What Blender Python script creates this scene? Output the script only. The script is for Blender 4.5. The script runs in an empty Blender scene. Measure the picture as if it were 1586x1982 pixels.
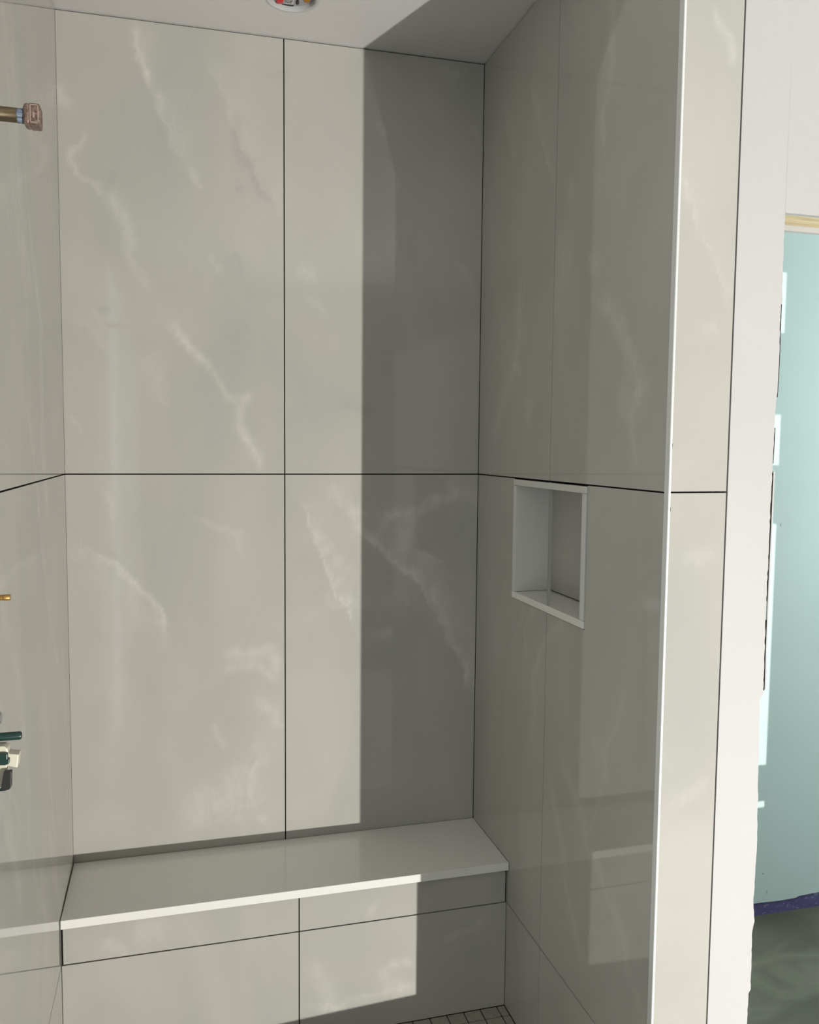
import bpy, bmesh, math, random
import numpy as np
from mathutils import Vector, Matrix
random.seed(3)
SC = bpy.context.scene
COL = SC.collection

# ------------------------------------------------------------------ camera
yaw, pitch, roll = .2706, -.0773, .0092
cy, sy, cp, sp = math.cos(yaw), math.sin(yaw), math.cos(pitch), math.sin(pitch)
F = Vector((sy*cp, cy*cp, sp)); Rr = Vector((cy, -sy, 0)); U = Rr.cross(F)
cr, sr = math.cos(roll), math.sin(roll)
X = cr*Rr + sr*U; Y = -sr*Rr + cr*U
cam = bpy.data.cameras.new('camera'); cam.sensor_fit = 'HORIZONTAL'; cam.sensor_width = 36
cam.lens = 1643.65/1586*36; cam.clip_start = .02
co = bpy.data.objects.new('camera', cam); COL.objects.link(co)
M = Matrix(((X.x, Y.x, -F.x), (X.y, Y.y, -F.y), (X.z, Y.z, -F.z))).to_4x4()
M.translation = Vector((-.9054, -2.4722, 1.6026)); co.matrix_world = M
SC.camera = co

# ------------------------------------------------------------------ light and exposure
SC.view_settings.view_transform = 'Standard'; SC.view_settings.look = 'None'
SC.view_settings.gamma = 1; SC.view_settings.use_curve_mapping = False
SC.view_settings.exposure = 0.0
w = bpy.data.worlds.new('sky'); SC.world = w; w.use_nodes = True
bg = w.node_tree.nodes['Background']; bg.inputs[0].default_value = (.88, .95, .97, 1); bg.inputs[1].default_value = 1.3

def light(name, kind, loc, energy, color=(1, 1, 1), target=None, **kw):
    l = bpy.data.lights.new(name, kind); l.energy = energy; l.color = color
    for k, v in kw.items(): setattr(l, k, v)
    o = bpy.data.objects.new(name, l); COL.objects.link(o); o.location = loc
    if target is not None:
        o.rotation_euler = (Vector(target)-Vector(loc)).to_track_quat('-Z', 'Y').to_euler()
    return o
LAMP = (1.380, -5.00, .052)
# the floodlight standing on the bathroom floor (its body is built further down)
light('floodlight_beam', 'SPOT', LAMP, 1015, (1, .968, .92), target=(-.05, -1.0, 1.0), spot_size=math.radians(104), spot_blend=.7, shadow_soft_size=.018)
# fill light added at the far end of the closet, no window there
light('closet_fill_light', 'AREA', (2.95, -.50, 1.75), 60, (.95, 1, 1), target=(1.0, -.35, 1.75), shape='RECTANGLE', size=.7, size_y=1.5)

# ------------------------------------------------------------------ helpers
def tag(o, label=None, cat=None, group=None, kind=None):
    if label: o['label'] = label
    if cat: o['category'] = cat
    if group: o['group'] = group
    if kind: o['kind'] = kind
    return o

def new_obj(name, me, mats, parent=None):
    for m in (mats if isinstance(mats, (list, tuple)) else [mats]): me.materials.append(m)
    o = bpy.data.objects.new(name, me); COL.objects.link(o)
    if parent is not None:
        o.parent = parent; o.matrix_parent_inverse = Matrix.Translation(-parent.location)
    return o

def empty(name, loc):
    o = bpy.data.objects.new(name, None); COL.objects.link(o); o.location = loc; o.empty_display_size = .05
    return o

class MB:
    """collects shapes (each with a material slot) into one mesh"""
    def __init__(s): s.v = []; s.f = []; s.m = []; s.a = []; s.sm = []
    def add(s, verts, faces, mat=0, attr=None, smooth=False):
        b = len(s.v); s.v += [tuple(map(float, q)) for q in verts]
        s.a += list(attr) if attr is not None else [0.0]*len(verts)
        s.f += [tuple(b+i for i in f) for f in faces]; s.m += [mat]*len(faces); s.sm += [smooth]*len(faces)
    def box(s, a, b, mat=0):
        x0, y0, z0 = [min(p, q) for p, q in zip(a, b)]; x1, y1, z1 = [max(p, q) for p, q in zip(a, b)]
        s.add([(x0,y0,z0),(x1,y0,z0),(x1,y1,z0),(x0,y1,z0),(x0,y0,z1),(x1,y0,z1),(x1,y1,z1),(x0,y1,z1)],
              [(0,3,2,1),(4,5,6,7),(0,1,5,4),(1,2,6,5),(2,3,7,6),(3,0,4,7)], mat)
    def prism(s, poly, axis, lo, hi, mat=0):
        """polygon in the two other axes, extruded along axis"""
        n = len(poly)
        def P(u, v, t):
            q = [u, v]; q.insert(axis, t); return tuple(q)
        s.add([P(u, v, lo) for u, v in poly]+[P(u, v, hi) for u, v in poly],
              [tuple(range(n)), tuple(range(2*n-1, n-1, -1))]+[(i, i+n, (i+1) % n+n, (i+1) % n) for i in range(n)], mat)
    def lathe(s, prof, c, axis=2, n=40, mat=0, smooth=True, cap=True):
        """prof: (radius, position along axis)"""
        vs = []; fs = []
        for r, t in prof:
            for k in range(n):
                a = 2*math.pi*k/n; q = [r*math.cos(a), r*math.sin(a)]; q.insert(axis, t)
                vs.append((q[0]+c[0], q[1]+c[1], q[2]+c[2]))
        for i in range(len(prof)-1):
            for k in range(n): fs.append((i*n+k, i*n+(k+1) % n, (i+1)*n+(k+1) % n, (i+1)*n+k))
        s.add(vs, fs, mat, smooth=smooth)
        if cap:
            b = len(vs)
            s.add(vs[:n], [tuple(range(n))], mat); s.add(vs[-n:], [tuple(range(n))], mat)
    def build(s, name, mats, parent=None, bevel=0, seg=2, attr=False):
        me = bpy.data.meshes.new(name); me.from_pydata(s.v, [], s.f)
        me.polygons.foreach_set('material_index', s.m); me.polygons.foreach_set('use_smooth', s.sm)
        if attr:
            at = me.attributes.new('vein', 'FLOAT', 'POINT'); at.data.foreach_set('value', s.a)
        bm = bmesh.new(); bm.from_mesh(me); bmesh.ops.recalc_face_normals(bm, faces=bm.faces); bm.to_mesh(me); bm.free()
        o = new_obj(name, me, mats, parent)
        if bevel:
            md = o.modifiers.new('bevel', 'BEVEL'); md.width = bevel; md.segments = seg; md.limit_method = 'ANGLE'
        return o

# ------------------------------------------------------------------ materials
def mat(name, col, rough=.5, metal=0, spec=.5):
    m = bpy.data.materials.new(name); m.use_nodes = True
    b = m.node_tree.nodes['Principled BSDF']
    b.inputs['Base Color'].default_value = (*col, 1); b.inputs['Roughness'].default_value = rough
    b.inputs['Metallic'].default_value = metal; b.inputs['Specular IOR Level'].default_value = spec
    return m
def nodes(m): return m.node_tree.nodes, m.node_tree.links, m.node_tree.nodes['Principled BSDF']
def noise(N, L, scale, detail=3, rough=.5, vec=None, dist=0):
    n = N.new('ShaderNodeTexNoise'); n.inputs['Scale'].default_value = scale; n.inputs['Detail'].default_value = detail
    n.inputs['Roughness'].default_value = rough; n.inputs['Distortion'].default_value = dist
    if vec is not None: L.new(vec, n.inputs['Vector'])
    return n.outputs['Fac']
def ramp(N, L, fac, stops):
    r = N.new('ShaderNodeValToRGB'); L.new(fac, r.inputs[0]); e = r.color_ramp.elements
    while len(e) < len(stops): e.new(.5)
    for el, (p, c) in zip(e, stops): el.position = p; el.color = (*c, 1) if len(c) == 3 else c
    return r.outputs[0]
def math_(N, L, op, a, b):
    n = N.new('ShaderNodeMath'); n.operation = op
    for i, q in enumerate((a, b)):
        if isinstance(q, (int, float)): n.inputs[i].default_value = q
        else: L.new(q, n.inputs[i])
    return n.outputs[0]
def mix(N, L, mode, fac, a, b):
    n = N.new('ShaderNodeMix'); n.data_type = 'RGBA'; n.blend_type = mode
    for i, q in ((0, fac), (6, a), (7, b)):
        if isinstance(q, (int, float)): n.inputs[i].default_value = q
        elif isinstance(q, tuple): n.inputs[i].default_value = (*q, 1)
        else: L.new(q, n.inputs[i])
    return n.outputs[2]
def tc(N, scale=(1, 1, 1), rot=(0, 0, 0), L=None):
    t = N.new('ShaderNodeTexCoord'); mp = N.new('ShaderNodeMapping'); L.new(t.outputs['Object'], mp.inputs[0])
    mp.inputs['Scale'].default_value = scale; mp.inputs['Rotation'].default_value = rot
    return mp.outputs[0]
def bump(N, L, b, h, strength, dist=.001):
    n = N.new('ShaderNodeBump'); n.inputs['Strength'].default_value = strength; n.inputs['Distance'].default_value = dist
    L.new(h, n.inputs['Height']); L.new(n.outputs[0], b.inputs['Normal'])

TILE = (.410, .402, .362)
def marble():
    m = mat('polished_marble_tile', TILE, .045); N, L, b = nodes(m)
    at = N.new('ShaderNodeAttribute'); at.attribute_name = 'vein'
    v = tc(N, (1, 1, .55), (0, .45, .1), L)
    cloud = noise(N, L, 2.4, 5, .55, v, .6)
    c = ramp(N, L, cloud, [(.30, (.375, .377, .346)), (.5, TILE), (.68, (.445, .434, .394))])
    tone = noise(N, L, 1.7, 2, .5, tc(N, (1.1, 1.1, .7), (0, -.3, 0), L))
    c = mix(N, L, 'MIX', ramp(N, L, tone, [(.5, (0, 0, 0)), (.72, (.6, .6, .6))]), c, (.44, .403, .375))
    fine = noise(N, L, 45, 6, .62, tc(N, (1, 1, .5), (0, .5, 0), L), .5)
    fm = ramp(N, L, fine, [(.3, (.45, .45, .45)), (.7, (1.5, 1.5, 1.5))])
    sp_ = N.new('ShaderNodeSeparateColor'); L.new(fm, sp_.inputs[0])
    vv = math_(N, L, 'MULTIPLY', at.outputs['Fac'], sp_.outputs[0])
    up = math_(N, L, 'MAXIMUM', vv, 0.0); dn = math_(N, L, 'MAXIMUM', math_(N, L, 'MULTIPLY', vv, -1.0), 0.0)
    c = mix(N, L, 'MIX', math_(N, L, 'MINIMUM', math_(N, L, 'MULTIPLY', up, .38), 1.0), c, (.58, .57, .525))
    c = mix(N, L, 'MIX', math_(N, L, 'MINIMUM', math_(N, L, 'MULTIPLY', dn, .35), 1.0), c, (.28, .28, .265))
    g = noise(N, L, 700, 2, .5)
    c = mix(N, L, 'MULTIPLY', .5, c, ramp(N, L, g, [(.3, (.95, .95, .95)), (.7, (1.04, 1.04, 1.04))]))
    L.new(c, b.inputs['Base Color'])
    wav = noise(N, L, 3.5, 1, .4, tc(N, L=L)); bump(N, L, b, wav, .12, .003)
    return m
M_TILE = marble()
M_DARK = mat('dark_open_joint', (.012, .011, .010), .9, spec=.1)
def quartz():
    m = mat('white_quartz_slab', (.70, .70, .665), .10); N, L, b = nodes(m)
    n1 = noise(N, L, 260, 2, .5, tc(N, L=L))
    c = ramp(N, L, n1, [(.3, (.73, .725, .685)), (.6, (.77, .765, .725))])
    vo = N.new('ShaderNodeTexVoronoi'); vo.inputs['Scale'].default_value = 22; L.new(tc(N, L=L), vo.inputs['Vector'])
    L.new(mix(N, L, 'MIX', ramp(N, L, vo.outputs['Distance'], [(.018, (.75, .75, .75)), (.032, (0, 0, 0))]), c, (.16, .13, .10)), b.inputs['Base Color'])
    return m
M_QTZ = quartz()
M_QTZP = mat('white_quartz_trim_piece', (.62, .62, .585), .16)
def paint(name, col, rough=.55, bs=.25, sc=160):
    m = mat(name, col, rough, spec=.35); N, L, b = nodes(m)
    n1 = noise(N, L, 2.2, 3, .5, tc(N, L=L))
    k = lambda f: tuple(min(1, c*f) for c in col)
    L.new(ramp(N, L, n1, [(.3, k(.975)), (.7, k(1.015))]), b.inputs['Base Color'])
    bump(N, L, b, noise(N, L, sc, 3, .6, tc(N, L=L)), bs, .0012)
    return m
M_WALL = paint('white_wall_paint', (.465, .460, .452))
M_CEIL = paint('white_ceiling_paint', (.62, .607, .595), .7, .5, 120)
M_TORN = mat('torn_drywall_paper', (.47, .48, .475), .9)
M_GREEN = paint('green_moisture_drywall', (.545, .68, .66), .38, .06)
def purple():
    m = mat('purple_board_with_plaster', (.12, .10, .30), .6); N, L, b = nodes(m)
    n1 = noise(N, L, 38, 6, .7, tc(N, (1, 1, 1.6), L=L), .6)
    g = noise(N, L, 2.6, 1, .5, tc(N, L=L))
    f = ramp(N, L, math_(N, L, 'ADD', n1, math_(N, L, 'MULTIPLY', g, .35)), [(.76, (0, 0, 0)), (.82, (.5, .5, .5))])
    L.new(mix(N, L, 'MIX', f, (.085, .075, .20), (.33, .36, .44)), b.inputs['Base Color'])
    return m
M_PURP = purple()
def concrete():
    m = mat('grey_green_concrete', (.16, .165, .13), .42); N, L, b = nodes(m)
    n1 = noise(N, L, 3.5, 6, .6, tc(N, L=L), .8)
    c = ramp(N, L, n1, [(.3, (0.048, 0.048, 0.032)), (.5, (0.066, 0.067, 0.046)), (.7, (0.089, 0.088, 0.064))])
    n2 = noise(N, L, 1.6, 3, .5, tc(N, (1.5, 3, 1), (0, 0, .5), L), .5)
    c = mix(N, L, 'MIX', ramp(N, L, n2, [(.52, (0, 0, 0)), (.62, (.5, .5, .5)), (.72, (0, 0, 0))]), c, (.15, .15, .115))  # paler streaks paint faint caustic light into the floor colour
    L.new(c, b.inputs['Base Color']); bump(N, L, b, noise(N, L, 60, 4, .6, tc(N, L=L)), .25, .002)
    return m
M_CONC = concrete()
def wood(name, c0, c1, axis_scale):
    m = mat(name, c0, .7); N, L, b = nodes(m)
    n1 = noise(N, L, 9, 5, .6, tc(N, axis_scale, L=L), 1.2)
    L.new(ramp(N, L, n1, [(.35, c0), (.65, c1)]), b.inputs['Base Color']); return m
M_WOOD = wood('pine_lumber', (.56, .42, .22), (.74, .62, .38), (.6, 9, 9))
M_BRONZE = wood('oxidised_brass', (.03, .02, .012), (.17, .13, .065), (1, 6, 6)); nodes(M_BRONZE)[2].inputs['Metallic'].default_value = .5; nodes(M_BRONZE)[2].inputs['Roughness'].default_value = .45
M_NUT = wood('old_bronze_cap', (.11, .068, .05), (.33, .235, .19), (14, 14, 14)); nodes(M_NUT)[2].inputs['Metallic'].default_value = .45; nodes(M_NUT)[2].inputs['Roughness'].default_value = .42
M_TAPE = wood('thread_seal_tape', (.05, .07, .12), (.27, .31, .38), (3, 20, 20))
M_COPPER = mat('dull_copper', (.42, .24, .07), .4, .7)
M_GPL = mat('dark_green_plastic', (.006, .035, .028), .35)
M_BPL = mat('black_plastic', (.015, .015, .015), .45)
M_CREAM = mat('cream_plastic', (.62, .60, .48), .4)
M_GREYM = mat('brushed_grey_metal', (.45, .45, .45), .35, .8)
M_ALU = mat('satin_white_metal_profile', (.72, .73, .72), .28, .15)
M_MOS = wood('beige_mosaic_stone', (.29, .26, .222), (.37, .34, .295), (7, 7, 7)); nodes(M_MOS)[2].inputs['Roughness'].default_value = .5
M_FLOOR = paint('bathroom_subfloor', (.24, .235, .22), .22, .1, 20)

M_RAW = paint('raw_grey_drywall', (.30, .305, .30), .8)
VEINS = [
 ('y0', 0.8, 0.07, 1, [(-0.999, 2.73), (-0.995, 2.692), (-0.985, 2.628), (-0.967, 2.568), (-0.94, 2.528), (-0.921, 2.467), (-0.895, 2.399), (-0.875, 2.365)]),
 ('y0', 0.9, 0.012, 0, [(-0.999, 2.722), (-0.996, 2.677), (-0.981, 2.632), (-0.963, 2.576)]),
 ('y0', 0.7, 0.012, 0, [(-0.86, 2.355), (-0.844, 2.328), (-0.824, 2.31)]),
 ('y0', 1.1, 0.02, 0, [(-1.199, 2.544), (-1.182, 2.516), (-1.171, 2.502), (-1.157, 2.485)]),
 ('y0', 1.0, 0.009, 0, [(-1.13, 2.434), (-1.13, 2.403), (-1.159, 2.369), (-1.163, 2.353), (-1.137, 2.321), (-1.123, 2.303), (-1.097, 2.294), (-1.078, 2.272)]),
 ('y0', 0.9, 0.022, 0, [(-1.078, 2.272), (-1.052, 2.243), (-1.026, 2.205), (-1.011, 2.179), (-1.017, 2.142)]),
 ('y0', 0.9, 0.07, 1, [(-0.801, 2.631), (-0.769, 2.587), (-0.746, 2.514), (-0.714, 2.433), (-0.669, 2.344), (-0.639, 2.305), (-0.606, 2.234)]),
 ('y0', -0.8, 0.018, 0, [(-0.746, 2.486), (-0.722, 2.432), (-0.693, 2.37), (-0.66, 2.324), (-0.631, 2.273)]),
 ('y0', -0.5, 0.02, 0, [(-0.739, 2.317), (-0.702, 2.321)]),
 ('y0', -0.5, 0.012, 0, [(-1.06, 2.332), (-1.059, 2.297)]),
 ('y0', 0.6, 0.02, 0, [(-1.017, 2.159), (-1.02, 2.111), (-0.989, 2.073), (-0.97, 2.03)]),
 ('y0', -0.6, 0.014, 0, [(-1.114, 1.966), (-1.065, 1.959)]),
 ('y0', 0.5, 0.012, 0, [(-1.116, 1.962), (-1.1, 1.919)]),
 ('y0', 0.5, 0.03, 1, [(-1.16, 1.94), (-1.104, 1.883), (-1.036, 1.813)]),
 ('y0', 1.1, 0.018, 0, [(-0.908, 1.94), (-0.888, 1.917), (-0.869, 1.885)]),
 ('y0', 1.15, 0.01, 0, [(-0.884, 1.909), (-0.857, 1.869), (-0.833, 1.828), (-0.812, 1.825), (-0.796, 1.804)]),
 ('y0', 0.7, 0.012, 0, [(-0.796, 1.804), (-0.772, 1.763), (-0.743, 1.73)]),
 ('y0', 1.1, 0.016, 0, [(-0.751, 1.73), (-0.709, 1.731), (-0.726, 1.697), (-0.722, 1.659), (-0.693, 1.612), (-0.676, 1.561), (-0.668, 1.526)]),
 ('y0', 0.5, 0.05, -1, [(-0.727, 1.646), (-0.693, 1.608), (-0.672, 1.552)]),
 ('y0', 0.7, 0.009, 0, [(-0.809, 2.134), (-0.789, 2.102), (-0.769, 2.081)]),
 ('y0', -0.6, 0.03, 0, [(-0.748, 2.138), (-0.728, 2.098), (-0.736, 2.069)]),
 ('y0', 0.7, 0.008, 0, [(-1.173, 1.676), (-1.151, 1.632)]),
 ('y0', 0.5, 0.03, 0, [(-0.981, 1.847), (-0.95, 1.808), (-0.942, 1.754), (-0.923, 1.714)]),
 ('y0', 0.5, 0.03, 0, [(-0.148, 2.717), (-0.107, 2.691), (-0.066, 2.677)]),
 ('y0', 0.7, 0.01, 0, [(-0.036, 2.555), (-0.008, 2.526)]),
 ('y0', 0.7, 0.012, 0, [(-0.086, 2.161), (-0.058, 2.137), (-0.036, 2.106), (-0.007, 2.055)]),
 ('y0', 0.5, 0.02, 0, [(-0.331, 2.536), (-0.305, 2.495)]),
 ('y0', 0.5, 0.04, -1, [(-0.298, 2.447), (-0.271, 2.387), (-0.27, 2.275), (-0.273, 2.148)]),
 ('y0', -0.6, 0.03, 0, [(-0.432, 1.728), (-0.386, 1.717), (-0.339, 1.698)]),
 ('y0', 0.6, 0.03, 0, [(-0.56, 2.087), (-0.497, 2.096)]),
 ('y0', 0.5, 0.012, 0, [(-0.535, 2.032), (-0.484, 1.985)]),
 ('y0', 1.0, 0.07, -1, [(-1.165, 1.342), (-1.105, 1.292), (-1.039, 1.241), (-0.993, 1.195), (-0.946, 1.143), (-0.936, 1.092)]),
 ('y0', 0.8, 0.01, 0, [(-1.105, 1.287), (-1.065, 1.253), (-1.014, 1.207), (-0.967, 1.161), (-0.941, 1.121), (-0.939, 1.042)]),
 ('y0', 0.7, 0.012, 0, [(-1.081, 1.481), (-1.077, 1.427), (-1.073, 1.389)]),
 ('y0', -0.5, 0.02, 0, [(-0.874, 1.425), (-0.826, 1.397)]),
 ('y0', 0.6, 0.012, 0, [(-0.874, 1.431), (-0.831, 1.386), (-0.788, 1.357), (-0.728, 1.345), (-0.723, 1.282)]),
 ('y0', 1.0, 0.022, 0, [(-0.769, 1.01), (-0.713, 0.99), (-0.639, 1.003), (-0.617, 0.961), (-0.623, 0.926)]),
 ('y0', 0.9, 0.018, 0, [(-0.78, 0.947), (-0.73, 0.956), (-0.674, 0.958), (-0.628, 0.914)]),
 ('y0', 0.9, 0.022, 0, [(-0.668, 0.853), (-0.634, 0.821), (-0.612, 0.766)]),
 ('y0', 0.7, 0.012, 0, [(-0.803, 0.799), (-0.793, 0.769), (-0.765, 0.714)]),
 ('y0', 0.8, 0.09, 1, [(-0.68, 0.742), (-0.675, 0.676), (-0.704, 0.608), (-0.71, 0.537), (-0.767, 0.52)]),
 ('y0', 0.8, 0.06, 0, [(-0.709, 0.668), (-0.738, 0.611), (-0.766, 0.555), (-0.833, 0.562), (-0.878, 0.491)]),
 ('y0', 0.8, 0.015, 0, [(-0.67, 0.509), (-0.653, 0.489)]),
 ('y0', 0.4, 0.02, 0, [(-1.063, 1.038), (-1.06, 0.926), (-1.078, 0.759)]),
 ('y0', 1.4, 0.09, 1, [(-0.558, 1.43), (-0.53, 1.379), (-0.508, 1.306), (-0.48, 1.266), (-0.462, 1.214), (-0.445, 1.167), (-0.41, 1.103), (-0.387, 1.044)]),
 ('y0', 0.6, 0.03, 0, [(-0.474, 1.502), (-0.429, 1.44), (-0.388, 1.389), (-0.376, 1.343)]),
 ('y0', 0.7, 0.04, 0, [(-0.474, 1.129), (-0.433, 1.144), (-0.422, 1.121)]),
 ('y0', 1.2, 0.014, 0, [(-0.371, 1.366), (-0.33, 1.319), (-0.294, 1.284), (-0.27, 1.254), (-0.21, 1.217), (-0.179, 1.181)]),
 ('y0', 1.5, 0.11, 1, [(-0.371, 1.349), (-0.33, 1.313), (-0.294, 1.272), (-0.246, 1.242), (-0.198, 1.205), (-0.148, 1.127), (-0.11, 1.048), (-0.079, 0.986), (-0.046, 0.924), (-0.013, 0.825)]),
 ('y0', 0.7, 0.014, 0, [(-0.149, 1.186), (-0.117, 1.108), (-0.085, 1.023), (-0.041, 0.954), (-0.007, 0.836)]),
 ('y0', 0.7, 0.03, 0, [(-0.283, 1.416), (-0.277, 1.381), (-0.247, 1.341), (-0.223, 1.288)]),
 ('y0', 1.2, 0.02, 0, [(-0.295, 1.382), (-0.248, 1.404), (-0.206, 1.404), (-0.176, 1.427), (-0.115, 1.438), (-0.085, 1.461), (-0.067, 1.502)]),
 ('y0', 0.7, 0.03, 0, [(-0.212, 1.398), (-0.217, 1.34), (-0.247, 1.312)]),
 ('y0', 0.7, 0.03, 0, [(-0.073, 1.455), (-0.011, 1.466), (-0.016, 1.425)]),
 ('y0', 0.5, 0.06, 0, [(-0.317, 1.134), (-0.221, 1.112)]),
 ('yf', 0.7, 0.03, 0, [(-0.555, 0.212), (-0.533, 0.148), (-0.517, 0.089), (-0.484, 0.044)]),
 ('yf', 0.8, 0.03, 0, [(-0.386, 0.157), (-0.352, 0.118), (-0.319, 0.101), (-0.284, 0.072)]),
 ('yf', 0.8, 0.014, 0, [(-0.364, 0.165), (-0.319, 0.169), (-0.274, 0.168)]),
 ('yf', 0.6, 0.012, 0, [(-0.576, 0.083), (-0.463, 0.08), (-0.38, 0.088), (-0.273, 0.081)]),
 ('yf', 0.7, 0.015, 0, [(-0.182, 0.211), (-0.136, 0.227), (-0.089, 0.243), (-0.078, 0.265)]),
 ('yf', 0.5, 0.03, 0, [(-0.398, 0.333), (-0.376, 0.319)]),
 ('yf', 0.7, 0.015, 0, [(-1.087, 0.349), (-1.055, 0.328), (-1.041, 0.305)]),
 ('yf', 0.6, 0.05, 0, [(-1.021, 0.36), (-0.94, 0.358)]),
 ('x0', 0.5, 0.05, -1, [(-0.15, 2.579), (-0.212, 2.449), (-0.251, 2.376)]),
 ('x0', 0.6, 0.05, -1, [(-0.353, 2.541), (-0.398, 2.437), (-0.464, 2.316), (-0.504, 2.244)]),
 ('x0', 0.6, 0.06, -1, [(-0.801, 2.506), (-0.751, 2.442), (-0.731, 2.397)]),
 ('x0', 0.6, 0.05, 0, [(-0.533, 2.106), (-0.578, 2.037), (-0.567, 1.98)]),
 ('x0', 0.5, 0.02, 0, [(-0.588, 2.22), (-0.603, 2.182)]),
 ('x0', 0.7, 0.03, 0, [(-0.716, 2.037), (-0.736, 1.995)]),
 ('x0', 1.0, 0.03, 0, [(-0.745, 1.933), (-0.814, 1.906), (-0.848, 1.855), (-0.902, 1.787), (-0.935, 1.729), (-0.937, 1.699)]),
 ('x0', 0.9, 0.05, 0, [(-0.945, 1.714), (-0.897, 1.701), (-0.918, 1.68)]),
 ('x0', 0.8, 0.015, 0, [(-0.909, 1.68), (-0.918, 1.609), (-0.925, 1.563)]),
 ('x0', 0.7, 0.014, 0, [(-0.26, 1.835), (-0.323, 1.803)]),
 ('x0', 0.6, 0.02, 0, [(-0.385, 1.733), (-0.372, 1.661)]),
 ('x0', 0.6, 0.02, 0, [(-0.604, 0.888), (-0.625, 0.836), (-0.685, 0.795), (-0.743, 0.742), (-0.756, 0.697), (-0.809, 0.667), (-0.861, 0.624), (-0.919, 0.588), (-0.959, 0.517), (-1.014, 0.446)]),
 ('x0', 0.6, 0.02, 0, [(-0.553, 0.782), (-0.595, 0.705), (-0.635, 0.64), (-0.65, 0.583), (-0.702, 0.476), (-0.751, 0.398)]),
 ('x0', 0.5, 0.04, 0, [(-0.775, 0.921), (-0.844, 0.927)]),
 ('ye', 0.8, 0.01, 0, [(0.063, 2.405), (0.079, 2.376), (0.097, 2.35), (0.117, 2.32)]),
 ('ye', 0.7, 0.01, 0, [(0.009, 2.094), (0.024, 2.083)]),
 ('ye', 0.7, 0.03, 1, [(0.011, 2.097), (0.043, 2.03), (0.083, 1.961), (0.121, 1.857)]),
 ('ye', 0.5, 0.02, 0, [(0.055, 1.825), (0.1, 1.827)]),
 ('ye', 0.4, 0.02, 0, [(0.056, 1.383), (0.09, 1.392), (0.032, 1.403)]),
 ('ye', 0.5, 0.02, 0, [(0.017, 0.914), (0.086, 0.928), (0.091, 0.949)]),
]
# ------------------------------------------------------------------ tiled surfaces
def vnoise(u, v, seed):
    """smooth value noise on arrays, -1..1"""
    def h(i, j):
        n = (i*374761393 + j*668265263 + seed*69069) & 0x7fffffff
        n = (n ^ (n >> 13))*1274126177 & 0x7fffffff
        return ((n ^ (n >> 16)) & 0xffff)/32767.5-1
    i = np.floor(u).astype(np.int64); j = np.floor(v).astype(np.int64); a = u-i; b = v-j
    a = a*a*(3-2*a); b = b*b*(3-2*b)
    return (h(i, j)*(1-a)+h(i+1, j)*a)*(1-b)+(h(i, j+1)*(1-a)+h(i+1, j+1)*a)*b
def vein_field(key, u, v):
    """strength of the marble veins at surface points (u across, v up)"""
    wu = u+.010*vnoise(u*22, v*22, 5)+.005*vnoise(u*60, v*60, 6)+.003*vnoise(u*130, v*130, 7)
    wv = v+.010*vnoise(u*22, v*22, 15)+.005*vnoise(u*60, v*60, 16)+.003*vnoise(u*130, v*130, 17)
    tot = np.zeros_like(u)
    for k, st, wd, side, pts in VEINS:
        if k != key: continue
        best = np.full(u.shape, 9.); sg = np.ones(u.shape); tpar = np.zeros(u.shape); n = len(pts)-1
        for q in range(n):
            (x0, y0), (x1, y1) = pts[q], pts[q+1]; dx, dy = x1-x0, y1-y0; l2 = dx*dx+dy*dy+1e-9
            t = np.clip(((wu-x0)*dx+(wv-y0)*dy)/l2, 0, 1); ex = wu-x0-t*dx; ey = wv-y0-t*dy
            d = np.sqrt(ex*ex+ey*ey); c = np.sign(dx*ey-dy*ex); msk = d < best
            best = np.where(msk, d, best); sg = np.where(msk, c, sg); tpar = np.where(msk, (q+t)/n, tpar)
        fade = np.clip(np.minimum(tpar, 1-tpar)*7+.25, 0, 1)
        if side == 0: f = np.exp(-(best/wd)**2*1.4)
        else:
            s = sg*side
            f = np.where(s > 0, np.exp(-best/wd*1.5)*np.clip(.75+.5*vnoise(u*30, v*30, 9), 0, 1.3), np.exp(-(best/.004)**2))
        tot += st*f*fade
    return tot
def random_veins(key, u0, u1, v0, v1, n, seed, lean):
    r = random.Random(seed)
    for _ in range(n):
        x = r.uniform(u0, u1); y = r.uniform(v0, v1); pts = [(x, y)]
        for _ in range(r.randint(3, 7)):
            x += lean*r.uniform(-.2, 1)*.09; y -= r.uniform(.05, .16); pts.append((x, y))
        VEINS.append((key, r.uniform(.4, .9), r.choice([.01, .015, .03, .05]), r.choice([0, 0, 1]), pts))
random_veins('xl', -2.6, -.05, .3, 2.7, 34, 4, 1)
random_veins('x0', -1.0, -.05, .6, 2.7, 7, 8, 1)

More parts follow.
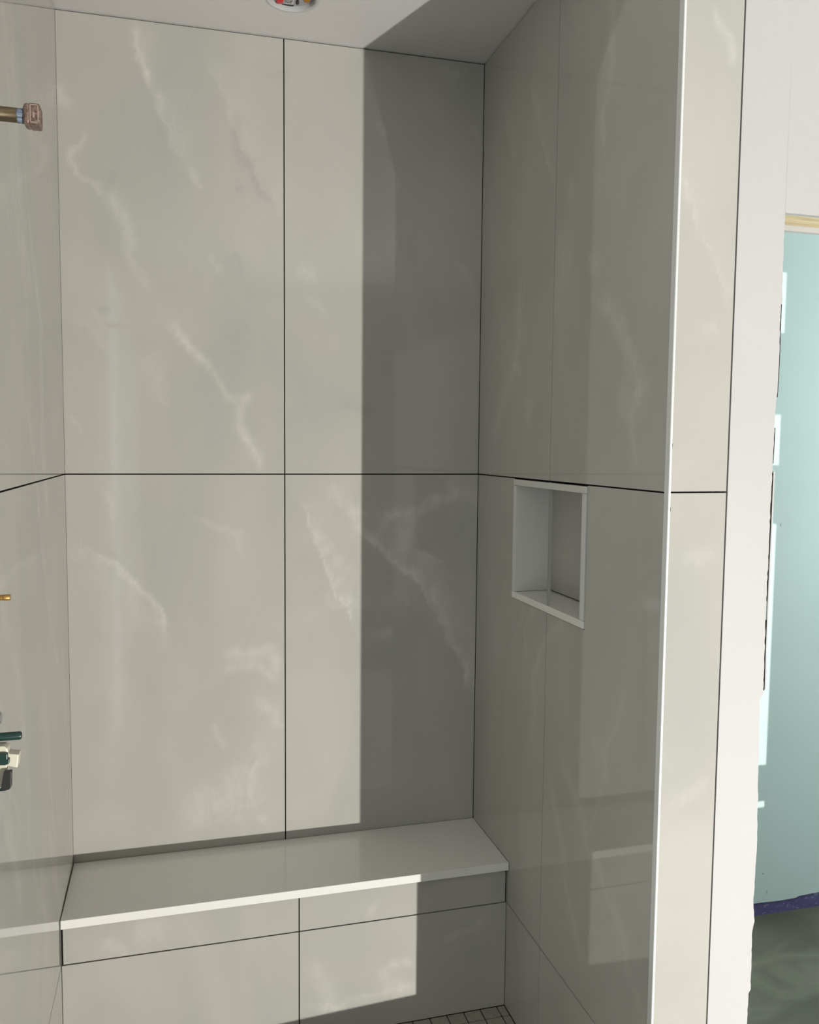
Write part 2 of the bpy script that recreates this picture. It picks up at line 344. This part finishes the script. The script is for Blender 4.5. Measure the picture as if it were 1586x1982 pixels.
def tile(mb, key, place, u0, u1, v0, v1, hole=None, thick=.008, res=.006, mat=0):
    """one ceramic slab as a fine grid with edges; place(u, v, depth) -> xyz"""
    def axis(a, b, cuts):
        g = list(np.linspace(a, b, max(2, int((b-a)/res)+1)))
        for c in cuts:
            if a < c < b: g = [q for q in g if abs(q-c) > res*.3 or q in (a, b)]+[c]
        return np.array(sorted(g))
    gu = axis(u0, u1, hole[:2] if hole else []); gv = axis(v0, v1, hole[2:] if hole else [])
    UU, VV = np.meshgrid(gu, gv); fld = vein_field(key, UU, VV)
    nu, nv = len(gu), len(gv)
    e = .0008                                                     # tiny arris
    vs = []
    for j in range(nv):
        for i in range(nu): vs.append(place(gu[i], gv[j], 0))
    fs = []
    for j in range(nv-1):
        for i in range(nu-1):
            if hole:
                cu = (gu[i]+gu[i+1])/2; cv = (gv[j]+gv[j+1])/2
                if hole[0] < cu < hole[1] and hole[2] < cv < hole[3]: continue
            fs.append((j*nu+i, j*nu+i+1, (j+1)*nu+i+1, (j+1)*nu+i))
    mb.add(vs, fs, mat, fld.ravel())
    c = [(u0, v0), (u1, v0), (u1, v1), (u0, v1)]
    vs = [place(a, b, 0) for a, b in c]+[place(a, b, thick) for a, b in c]
    mb.add(vs, [(i, (i+1) % 4, (i+1) % 4+4, i+4) for i in range(4)], mat)

G = .0017            # half a joint
ZC = 2.7365; ZJ = 1.5185; ZL = .300; W = 1.1917
def ceil_z(x): return 2.7315+.009*(x+W)/W
ZF = -.011           # shower floor
XJ = -.5964; YJ = -.5187; YE = -1.0347; YT = -1.0506

# back wall
mb = MB(); P = lambda u, v, d: (u, d, v+max(0, (v-2.5)/.228)*.009*(u+W)/W)
for (a, b) in ((-W+.0004, XJ-G), (XJ+G, -.0016)):
    tile(mb, 'y0', P, a, b, ZL+G, ZJ-G); tile(mb, 'y0', P, a, b, ZJ+G, 2.728)
    tile(mb, 'y0', P, a, b, ZF, ZL-G, res=.03)
mb.box((-W-.02, .005, -.1), (.15, .12, 2.76), 1)
tag(mb.build('wall_back', [M_TILE, M_DARK], attr=True), kind='structure')

# left wall (its tile joint lies out of sight towards the room)
mb = MB(); P = lambda u, v, d: (-W-d, u, v)
for (a, b) in ((-1.02, -.001), (-1.05, -1.0228)):
    tile(mb, 'xl', P, a, b, ZL+G, ZJ-G); tile(mb, 'xl', P, a, b, ZJ+G, 2.729); tile(mb, 'xl', P, a, b, ZF, ZL-G)
mb.box((-W-.12, -1.05, -.1), (-W-.005, .12, 2.76), 1)
for a, c in (((-6.3, -.1), (-6.1, 2.76)), ((-1.75, -.1), (-1.05, 2.76)), ((-6.1, -.1), (-1.75, .05)), ((-6.1, 2.55), (-1.75, 2.76))):
    mb.box((-W-.12, a[0], a[1]), (-W-.004, c[0], c[1]), 2)
tag(mb.build('wall_left', [M_TILE, M_DARK, M_RAW], attr=True), kind='structure')

# right wall with the niche opening and the narrow tiled end
NY0, NY1, NZ0, NZ1 = -.7213, -.2931, 1.1866, 1.515
mb = MB(); P = lambda u, v, d: (d, u, v); hole = (NY0-.001, NY1+.001, NZ0-.002, NZ1+.0045)
for (a, b) in ((YJ+G*.8, -.0016), (YE, YJ-G*.8)):
    tile(mb, 'x0', P, a, b, ZL+G, ZJ-G, hole=hole); tile(mb, 'x0', P, a, b, ZJ+G, 2.737); tile(mb, 'x0', P, a, b, ZF, ZL-G)
y0, y1, z0, z1 = hole
for a, b in (((.005, YE-.006, -.1), (.12, .1, z0)), ((.005, YE-.006, z1), (.12, .1, 2.76)), ((.005, YE-.006, z0), (.12, y0, z1)), ((.005, y1, z0), (.12, .1, z1)), ((.112, y0, z0), (.12, y1, z1))):
    mb.box(a, b, 1)
P = lambda u, v, d: (u, YT+d, v)
XS = .1262
for a, b in ((ZF, ZJ+.001-G), (ZJ+.001+G, 2.7365)): tile(mb, 'ye', P, .0042, XS, a, b)
for z in (1.6095, 1.487): mb.box((.0036, YT-.0004, z-.0035), (.0052, YT+.002, z+.0035), 1)   # little chips in the tile edge
tag(mb.build('wall_right', [M_TILE, M_DARK], attr=True), kind='structure')

# metal edging on the corner
mb = MB(); pr = [(.0003, YE-.0016), (-.0012, YE-.0022), (-.0014, YT-.0002)]
for k in range(7):
    a = math.pi+math.pi/2*k/6; pr.append((.0009+.0023*math.cos(a), YT+.0005+.0023*math.sin(a)))
pr += [(.0034, YT-.0016), (.0034, YT+.010), (.0050, YE-.0016)]
mb.prism(pr, 2, ZF, 2.737)
tag(mb.build('trim_1', M_ALU), kind='structure')

# ceiling, floors
mb = MB()
mb.add([(-W-.1, .1, ceil_z(-W-.1)), (.13, .1, ceil_z(.13)), (.13, -6.3, ceil_z(.13)), (-W-.1, -6.3, ceil_z(-W-.1)), (3.1, .1, 2.742), (3.1, -6.3, 2.742)], [(1, 4, 5, 2)])
LX, LY, LR = -.603, -.213, .064
ring = [(LX+LR*math.cos(2*math.pi*k/48), LY+LR*math.sin(2*math.pi*k/48)) for k in range(48)]
bm = bmesh.new(); out = [bm.verts.new((x, y, ceil_z(x))) for x, y in ((-W-.1, .1), (.13, .1), (.13, -6.3), (-W-.1, -6.3))]
inn = [bm.verts.new((x, y, ceil_z(x))) for x, y in ring]
ed = [bm.edges.new((out[i], out[(i+1) % 4])) for i in range(4)]+[bm.edges.new((inn[i], inn[(i+1) % 48])) for i in range(48)]
bmesh.ops.triangle_fill(bm, use_beauty=True, edges=ed)
bm.verts.index_update(); mb2v = [tuple(v.co) for v in bm.verts]; mb2f = [tuple(v.index for v in f.verts) for f in bm.faces]; bm.free()
mb.add(mb2v, mb2f)
mb.box((-W-.12, -6.3, 2.79), (3.1, .12, 2.83))
tag(mb.build('ceiling', M_CEIL), kind='structure')

mb = MB(); p = .0505; yy = -.2885
rows = [(-.3333, -.2890)]+[(-.3333-p*(k+1), -.3333-p*k) for k in range(13)]
cols = [(-.0252, -.001)]+[(-.0252-p*(k+1), -.0252-p*k) for k in range(24)]
for a, b in rows:
    for c, d in cols:
        if d <= -W: continue
        c = max(c, -W+.001)
        if a < -.985: continue
        mb.box((c+.0017, a+.0017, ZF-.006), (d-.0017, b-.0017, ZF))
mb.box((-W, -1.05, -.10), (0, .02, ZF-.0035), 1)
tag(mb.build('floor_shower', [M_MOS, M_DARK], bevel=0), kind='structure')
mb = MB(); mb.box((-W, -1.05, -.1), (.0, -.985, .030))
for xa_, xb_ in ((-.45, -.0015), (-W, -.45)):
    za, zb = .0645+.047*max(xa_, -.45), .0645+.047*max(xb_, -.45)
    mb.prism([(xa_, .029), (xa_, za), (xb_, zb), (xb_, .029)], 1, -1.062, -.975)
tag(mb.build('trim_2', M_QTZP, bevel=.002), kind='structure')           # low kerb at the shower entrance
mb = MB(); mb.box((-W-.1, -6.3, -.10), (3.1, -1.05, -.002))
tag(mb.build('floor_bathroom', M_FLOOR), kind='structure')
mb = MB(); mb.box((.12, -1.05, -.10), (3.1, .0, .0))
tag(mb.build('floor_closet', M_CONC), kind='structure')

# white painted wall with the rough doorway opening
FY = -1.0456; HZ = 2.0590
jag = [(.2382, 2.0590), (.2372, 2.0323), (.2385, 1.9538), (.2402, 1.8946), (.2374, 1.8546), (.2390, 1.7747), (.2386, 1.7345), (.2352, 1.6738),
       (.2340, 1.5721), (.2338, 1.5209), (.2329, 1.4695), (.2334, 1.4075), (.2322, 1.3138), (.2332, 1.20), (.2348, 1.1129), (.2268, 1.0978),
       (.2290, 1.02), (.2302, .9526), (.2325, .8764), (.2345, .7887), (.2330, .7341), (.2320, .6734), (.2360, .634), (.2316, .6125), (.2325, .5565),
       (.2336, .4867), (.2292, .4785), (.2284, .4086), (.2275, .25), (.228, -.002)]
rr = random.Random(5); edge = []
for (x0, z0_), (x1, z1_) in zip(jag, jag[1:]):
    n = max(1, int(abs(z0_-z1_)/.008))
    for k in range(n):
        t = k/n; edge.append((x0+(x1-x0)*t+rr.uniform(-.0009, .0009), z0_+(z1_-z0_)*t))
edge.append(jag[-1])
# unseen far jamb, notches added to shape the floodlight strips on the green drywall
jr = [(1.0905, HZ), (1.0905, 2.02), (1.045, 2.02), (1.045, 1.768), (1.0905, 1.768), (1.0905, 1.607), (1.045, 1.607), (1.045, 1.397), (1.0905, 1.397), (1.0905, 1.26),
      (1.045, 1.26), (1.045, 1.106), (1.0905, 1.106), (1.0905, .442), (1.045, .442), (1.045, .340), (1.0905, .340), (1.0905, .322), (1.045, .322), (1.045, -.002)]
mb = MB()
mb.prism([(.1334, -.002), (.1334, 2.741)]+[(.2382, 2.741)]+edge, 1, FY, FY+.0127, 0)
mb.prism([(.2382, HZ), (.2382, 2.741), (1.0905, 2.741), (1.0905, HZ)], 1, FY, FY+.0127, 0)
mb.prism(jr[::-1]+[(1.0905, 2.741), (3.1, 2.741), (3.1, -.002)], 1, FY, FY+.0127, 0)
mb.box((.120, FY+.0128, -.002), (.224, -.945, 2.74), 1)
mb.box((1.094, FY+.0128, -.002), (3.1, -.945, 2.74), 1)
mb.box((.224, FY+.0128, 2.22), (1.094, -.945, 2.74), 1)
mb.box((.13, -.944, -.002), (.228, -.931, 2.74), 0); mb.box((.228, -.944, 2.0560), (1.092, -.931, 2.74), 0); mb.box((1.092, -.944, -.002), (3.1, -.931, 2.74), 0)
# dark slivers painting shade gaps along the edge, and the loose paper beside them
def edge_sliver(pts, wdt, m, off=0):
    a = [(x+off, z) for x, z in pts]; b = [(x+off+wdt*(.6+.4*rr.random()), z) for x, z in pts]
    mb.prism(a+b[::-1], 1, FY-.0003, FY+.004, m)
edge_sliver([(.2379, 1.885), (.2378, 1.84), (.2388, 1.80), (.2384, 1.74), (.2375, 1.705)], .0016, 1)
edge_sliver([(.2354, 1.645), (.2345, 1.60), (.2338, 1.575)], .0018, 1)
edge_sliver([(.2338, 1.556), (.2342, 1.545), (.2334, 1.53), (.2336, 1.48), (.2330, 1.42), (.2336, 1.37)], .0022, 1)
edge_sliver([(.2336, 1.37), (.2328, 1.34), (.2330, 1.30)], .0012, 1)
edge_sliver([(.2332, 1.262), (.2334, 1.22), (.2342, 1.16), (.2346, 1.118)], .0018, 1)
edge_sliver([(.2352, 1.56), (.2352, 1.45), (.2346, 1.33), (.2348, 1.2), (.2362, 1.12)], .0040, 2, .0012)
for k in range(26):     # crumbs of torn paper above the opening
    x = rr.uniform(.262, .36); z = HZ+rr.uniform(.001, .012); s_ = rr.uniform(.0006, .0017)
    mb.prism([(x-s_*2, z), (x, z-s_), (x+s_*1.6, z), (x, z+s_)], 1, FY-.0003, FY, 2)
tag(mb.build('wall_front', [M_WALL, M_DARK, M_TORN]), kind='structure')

# pine header across the top of the doorway
mb = MB(); mb.box((.226, FY+.0132, 2.0665), (1.088, -.946, 2.105))
h = mb.build('header_lumber', M_WOOD); tag(h, 'bare pine header board across the top of the rough doorway', 'lumber')

# closet behind the doorway: green drywall with a purple strip at the floor
mb = MB(); mb.prism([(.13, .052), (.13, 2.74), (3.1, 2.74), (3.1, .052), (1.30, .054), (1.18, .050), (1.166, .045), (1.10, .044), (1.03, .047), (.9, .05)], 1, -.09, -.077, 0)
for x, z, a, l in ((1.046, .083, 0, .014), (1.028, .150, 1, .008), (1.0385, 1.353, 0, .010)):   # pencil and knife marks
    if a: mb.box((x-l/2, -.0903, z-.0006), (x+l/2, -.0898, z+.0006), 1)
    else: mb.box((x-.0006, -.0903, z-l/2), (x+.0006, -.0898, z+l/2), 1)
tag(mb.build('wall_closet', [M_GREEN, M_DARK]), kind='structure')
mb = MB(); mb.box((.13, -.087, .0), (3.1, -.076, .07))
tag(mb.build('baseboard_closet', M_PURP), kind='structure')
mb = MB(); mb.box((3.1, -6.3, -.1), (3.2, .1, 2.8)); mb.box((.1205, -1.03, 0), (.1215, -.09, 2.74))
tag(mb.build('wall_side', M_RAW), kind='structure')
mb = MB(); mb.box((-W-.1, -6.4, -.1), (3.2, -6.3, 2.8))
tag(mb.build('wall_rear', M_RAW), kind='structure')
# unseen window added in the left wall behind the photographer for cool fill
mb = MB(); wy0, wy1, wz0, wz1 = -6.1, -1.75, .05, 2.55; xa, xb = -W-.09, -W-.03
for a, c in (((wy0, wz0), (wy0+.05, wz1)), ((wy1-.05, wz0), (wy1, wz1)), ((wy0, wz0), (wy1, wz0+.05)), ((wy0, wz1-.05), (wy1, wz1)), (((wy0+wy1)/2-.025, wz0), ((wy0+wy1)/2+.025, wz1))):
    mb.box((xa, a[0], a[1]), (xb, c[0], c[1]))
tag(mb.build('fill_window', M_ALU), kind='structure')
pl = light('fill_window_portal', 'AREA', (-W-.01, (wy0+wy1)/2, (wz0+wz1)/2), 1, target=(1, (wy0+wy1)/2, (wz0+wz1)/2), shape='RECTANGLE', size=wy1-wy0, size_y=wz1-wz0)
pl.data.cycles.is_portal = True

# ------------------------------------------------------------------ bench
BZ = .4244; BB = .4019; BY = -.304; BF = -.2882
bench = empty('shower_bench', (-W/2, -.15, ZF))
tag(bench, 'built-in shower bench with white stone seat and grey marble tile front, between the tiled walls', 'bench')
mb = MB(); mb.box((-W+.0015, BY, BB), (-.0012, -.0025, BZ)); mb.build('seat_slab', M_QTZ, bench, bevel=.0009)
mb = MB(); P = lambda u, v, d: (u, BF+d, v)
for a, b in ((-W+.0045, XJ-G), (XJ+G, -.0045)): tile(mb, 'yf', P, a, b, ZL+G, BB-.0015)
for a, b in ((-W+.001, XJ-G), (XJ+G, -.0016)): tile(mb, 'yf', P, a, b, ZF+.001, ZL-G)
mb.box((-W+.0005, BF+.005, ZF), (-.0005, -.02, BB-.001), 1)
mb.build('front_panel', [M_TILE, M_DARK], bench, attr=True)

# ------------------------------------------------------------------ niche
ni = empty('wall_niche', (.05, (NY0+NY1)/2, NZ0))
tag(ni, 'small rectangular shampoo niche framed in white stone, recessed in the right tiled wall', 'niche')
fr = -.0035
mb = MB(); mb.box((fr, NY0, NZ1-.0162), (.108, NY1, NZ1)); mb.build('top_piece', M_QTZP, ni, bevel=.0007)
mb = MB(); mb.box((fr, NY0, NZ0), (.108, NY1, NZ0+.0178)); mb.build('sill', M_QTZ, ni, bevel=.0007)
mb = MB(); mb.box((fr, NY1-.0180, NZ0+.0184), (.108, NY1-.0005, NZ1-.0168)); mb.build('side_piece', M_QTZP, ni, bevel=.0007)
mb = MB(); mb.box((fr, NY0+.0005, NZ0+.0184), (.108, NY0+.0190, NZ1-.0168)); mb.build('side_piece', M_QTZP, ni, bevel=.0007)
mb = MB(); P = lambda u, v, d: (.1035+d, u, v); tile(mb, 'nb', P, NY0+.0195, NY1-.0186, NZ0+.0205, NZ1-.0168, thick=.004)
mb.box((.1065, NY0+.019, NZ0+.0178), (.1075, NY1-.018, NZ1-.0165), 1); mb.build('back_panel', [M_TILE, M_DARK], ni, attr=True)

# ------------------------------------------------------------------ ceiling light housing
lt = empty('recessed_light', (LX, LY, ceil_z(LX)))
tag(lt, 'unfinished round recessed light housing with red wire nut in the shower ceiling', 'light fixture')
cz = ceil_z(LX)
mb = MB(); pr = []
for k in range(48):
    pass
mb.lathe([(LR-.003, .012), (LR-.004, .001), (LR-.002, -.0016), (LR+.0035, -.0010), (LR+.0065, .0008)], (LX, LY, cz), 2, 64, cap=False)
mb.build('plaster_rim', M_TORN, lt)
mb = MB(); mb.lathe([(LR-.0025, -.0005), (LR-.003, .013)], (LX, LY, cz), 2, 64, 0, cap=False); mb.lathe([(LR-.002, .0128), (LR-.002, .0140)], (LX, LY, cz), 2, 64, 0)
mb.build('housing', M_GREYM if False else mat('grey_painted_steel', (.36, .36, .37), .5, .1), lt)
z = cz+.0128
def blob(name, m, x, y, hx, hy, hz, rot=0, n=20, parent=lt):
    b_ = MB(); c, s = math.cos(rot), math.sin(rot)
    rings = [(.3, 0), (.75, -.25), (1, -.55), (1, -.8), (.8, -1)]; vs = []; fs = []
    rings = [(1, 0), (1, -.55), (.85, -.85), (.5, -1)]
    for q, t in rings:
        for k in range(n):
            a = 2*math.pi*k/n; u, v = hx*q*math.cos(a), hy*q*math.sin(a); vs.append((x+u*c-v*s, y+u*s+v*c, z+t*hz))
    for i in range(len(rings)-1):
        for k in range(n): fs.append((i*n+k, i*n+(k+1) % n, (i+1)*n+(k+1) % n, (i+1)*n+k))
    fs.append(tuple(range((len(rings)-1)*n, len(rings)*n)))
    b_.add(vs, fs, 0, smooth=True); return b_.build(name, m, parent)
M_RED = mat('red_plastic', (.55, .03, .03), .35); M_ORG = mat('orange_brown_knockout', (.38, .17, .02), .5); M_LAB = mat('pale_label', (.62, .62, .60), .5)
wn = blob('wire_nut', M_RED, -.628, -.176, .0095, .013, .007, .2); tag(wn, 'red wire nut')
blob('wire_end', M_BPL, -.632, -.165, .004, .006, .004, .5)
blob('slot', M_BPL, -.583, -.176, .0045, .013, .0015, -.1)
blob('knockout', M_ORG, -.5605, -.192, .0085, .0105, .002)
mb = MB(); mb.box((-.618, -.190, z-.0006), (-.593, -.163, z)); lb = mb.build('label_plate', M_LAB, lt)
mb = MB()
for k, yv in enumerate((-.184, -.176, -.169)):
    x = -.616
    while x < -.596:
        wl = rr.uniform(.0012, .0028); mb.box((x, yv-.0022, z-.0010), (x+wl, yv+.0022, z-.0005)); x += wl+.0008
mb.build('print', M_BPL, lb)
mb = MB(); mb.box((-.621, -.157, z-.0012), (-.590, -.152, z)); mb.build('bar_slot', M_BPL, lt)
blob('torn_tape', M_BPL, -.549, -.178, .002, .007, .006, .6)

# ------------------------------------------------------------------ plumbing on the left wall
py_ = -1.12; pz = 2.0665
pipe = empty('shower_arm_stub', (-W, py_, pz))
tag(pipe, 'old brass shower pipe stub with square capped end, high on the left tiled wall', 'pipe')
mb = MB(); mb.lathe([(.0100, -W-.01), (.0100, -1.1150), (.0092, -1.1146)], (0, py_, pz), 0, 32); mb.build('tube', M_BRONZE, pipe)
mb = MB(); mb.lathe([(.0088, -1.1150), (.0103, -1.1140), (.0098, -1.1115), (.0104, -1.1095), (.0100, -1.106), (.0092, -1.0905)], (0, py_, pz-.0003), 0, 32); mb.build('seal_tape', M_TAPE, pipe)
mb = MB()
def sq(h, r, x, n=5):
    o = []
    for qx, qy, a0 in ((1, 1, 0), (-1, 1, 90), (-1, -1, 180), (1, -1, 270)):
        for k in range(n):
            a = math.radians(a0+90*k/(n-1)); o.append((x, py_+qx*(h-r)+r*math.cos(a), pz+qy*(h-r)+r*math.sin(a)))
    return o
rings = [sq(.0118, .007, -1.1055), sq(.0142, .006, -1.1035), sq(.0150, .0055, -1.0995), sq(.0143, .005, -1.0975), sq(.0143, .0035, -1.0970), sq(.0147, .003, -1.0965), sq(.0147, .003, -1.0845), sq(.0136, .003, -1.0832), sq(.0100, .003, -1.0845)]
n = len(rings[0]); vs = [q for r_ in rings for q in r_]
mb.add(vs, [(i*n+k, i*n+(k+1) % n, (i+1)*n+(k+1) % n, (i+1)*n+k) for i in range(len(rings)-1) for k in range(n)]+[tuple(range(n)), tuple(range((len(rings)-1)*n, len(rings)*n))])
fy = py_-.0147                                                     # cast rim round the face of the cap, lighter colour paints its highlights
for (xa_, za), (xb_, zb) in (((-1.0965, -.0128), (-1.0950, .0128)), ((-1.0862, -.0128), (-1.0847, .0128)), ((-1.0965, -.0128), (-1.0847, -.0112)), ((-1.0965, .0112), (-1.0847, .0128)), ((-1.0925, -.006), (-1.0900, .002))):
    mb.box((xa_, fy-.0009, pz+za), (xb_, fy+.001, pz+zb), 1)
mb.build('cap', [M_NUT, mat('bronze_rim_highlight', (.42, .31, .25), .4, .4)], pipe, bevel=.0005)

cp_ = empty('copper_pipe_stub', (-W, py_, 1.3747))
tag(cp_, 'thin copper pipe end sticking out at middle height of the left wall edge', 'pipe')
mb = MB(); mb.lathe([(.0042, -W-.01), (.0042, -1.1505)], (0, py_, 1.3747), 0, 20); mb.build('tube', M_COPPER, cp_)
mb = MB(); mb.lathe([(.0046, -1.1500), (.0046, -1.1412), (.0040, -1.1408)], (0, py_, 1.3747), 0, 20); mb.build('end_sleeve', M_COPPER, cp_)

va = empty('shower_valve', (-W, py_, 1.13))
tag(va, 'rough-in shower valve with dark green plastic stems and cream body, low on the left wall', 'valve')
def rod(name, m, zc_, r, x1, yo=0, n=20, parent=va):
    b_ = MB(); b_.lathe([(r, -W-.01), (r, x1-.002), (r*.86, x1)], (0, py_+yo, zc_), 0, n); return b_.build(name, m, parent)
a_ = rod('stem', M_GPL, 1.1640, .0062, -1.1320, .004); rod('stem_tip', M_BPL, 1.1640, .0050, -1.1312, .004, parent=a_)
rod('stem', M_GPL, 1.0895, .0070, -1.1530, 0, 6)
mb = MB(); mb.prism([(-W, 1.154), (-1.1540, 1.154), (-1.1490, 1.150), (-1.1480, 1.142), (-1.1335, 1.1395), (-1.1360, 1.1190), (-1.1500, 1.1235), (-1.1545, 1.09050), (-W, 1.09050)], 1, py_-.010, py_+.012)
mb.build('body', M_CREAM, va, bevel=.0015)
mb = MB(); mb.prism([(-W, 1.1445), (-1.1480, 1.1445), (-1.1480, 1.1370), (-1.1455, 1.1365), (-1.1460, 1.1290), (-1.1515, 1.1275), (-W, 1.1300)], 1, py_-.018, py_-.009)
mb.build('cartridge', M_GPL, va, bevel=.001)
mb = MB(); mb.prism([(-1.1530, 1.1185), (-1.1425, 1.1185), (-1.1435, 1.0945), (-1.1470, 1.09055), (-1.1580, 1.09055)], 1, py_-.020, py_-.011)
mb.build('clip', M_BPL, va, bevel=.0008)
mb = MB(); mb.lathe([(.010, -W), (.010, -1.160), (.007, -1.1575)], (0, py_, 1.194), 0, 24); mb.build('side_port', M_GREYM, va)

# ------------------------------------------------------------------ floodlight behind the photographer
fl = empty('floodlight', (1.380, -5.06, -.002))
tag(fl, 'small black work floodlight standing on the dark bathroom floor', 'work light')
mb = MB(); mb.box((1.292, -5.09, .004), (1.468, -5.032, .106)); mb.build('body', M_BPL, fl, bevel=.004)
mb = MB(); mb.box((1.272, -5.08, -.002), (1.488, -5.04, .004)); mb.box((1.272, -5.075, .004), (1.280, -5.045, .08)); mb.box((1.480, -5.075, .004), (1.488, -5.045, .08)); mb.build('stand', M_BPL, fl, bevel=.001)
# unseen pale sheet added before the shower to brighten the back wall reflection
mb = MB(); mb.box((-.2, -3.35, -.002), (1.25, -1.12, .0015))
tag(mb.build('reflection_sheet', mat('pale_reflection_board', (.72, .70, .66), .35)), 'unseen pale board added on the bathroom floor to brighten the back wall reflection', 'reflection helper')
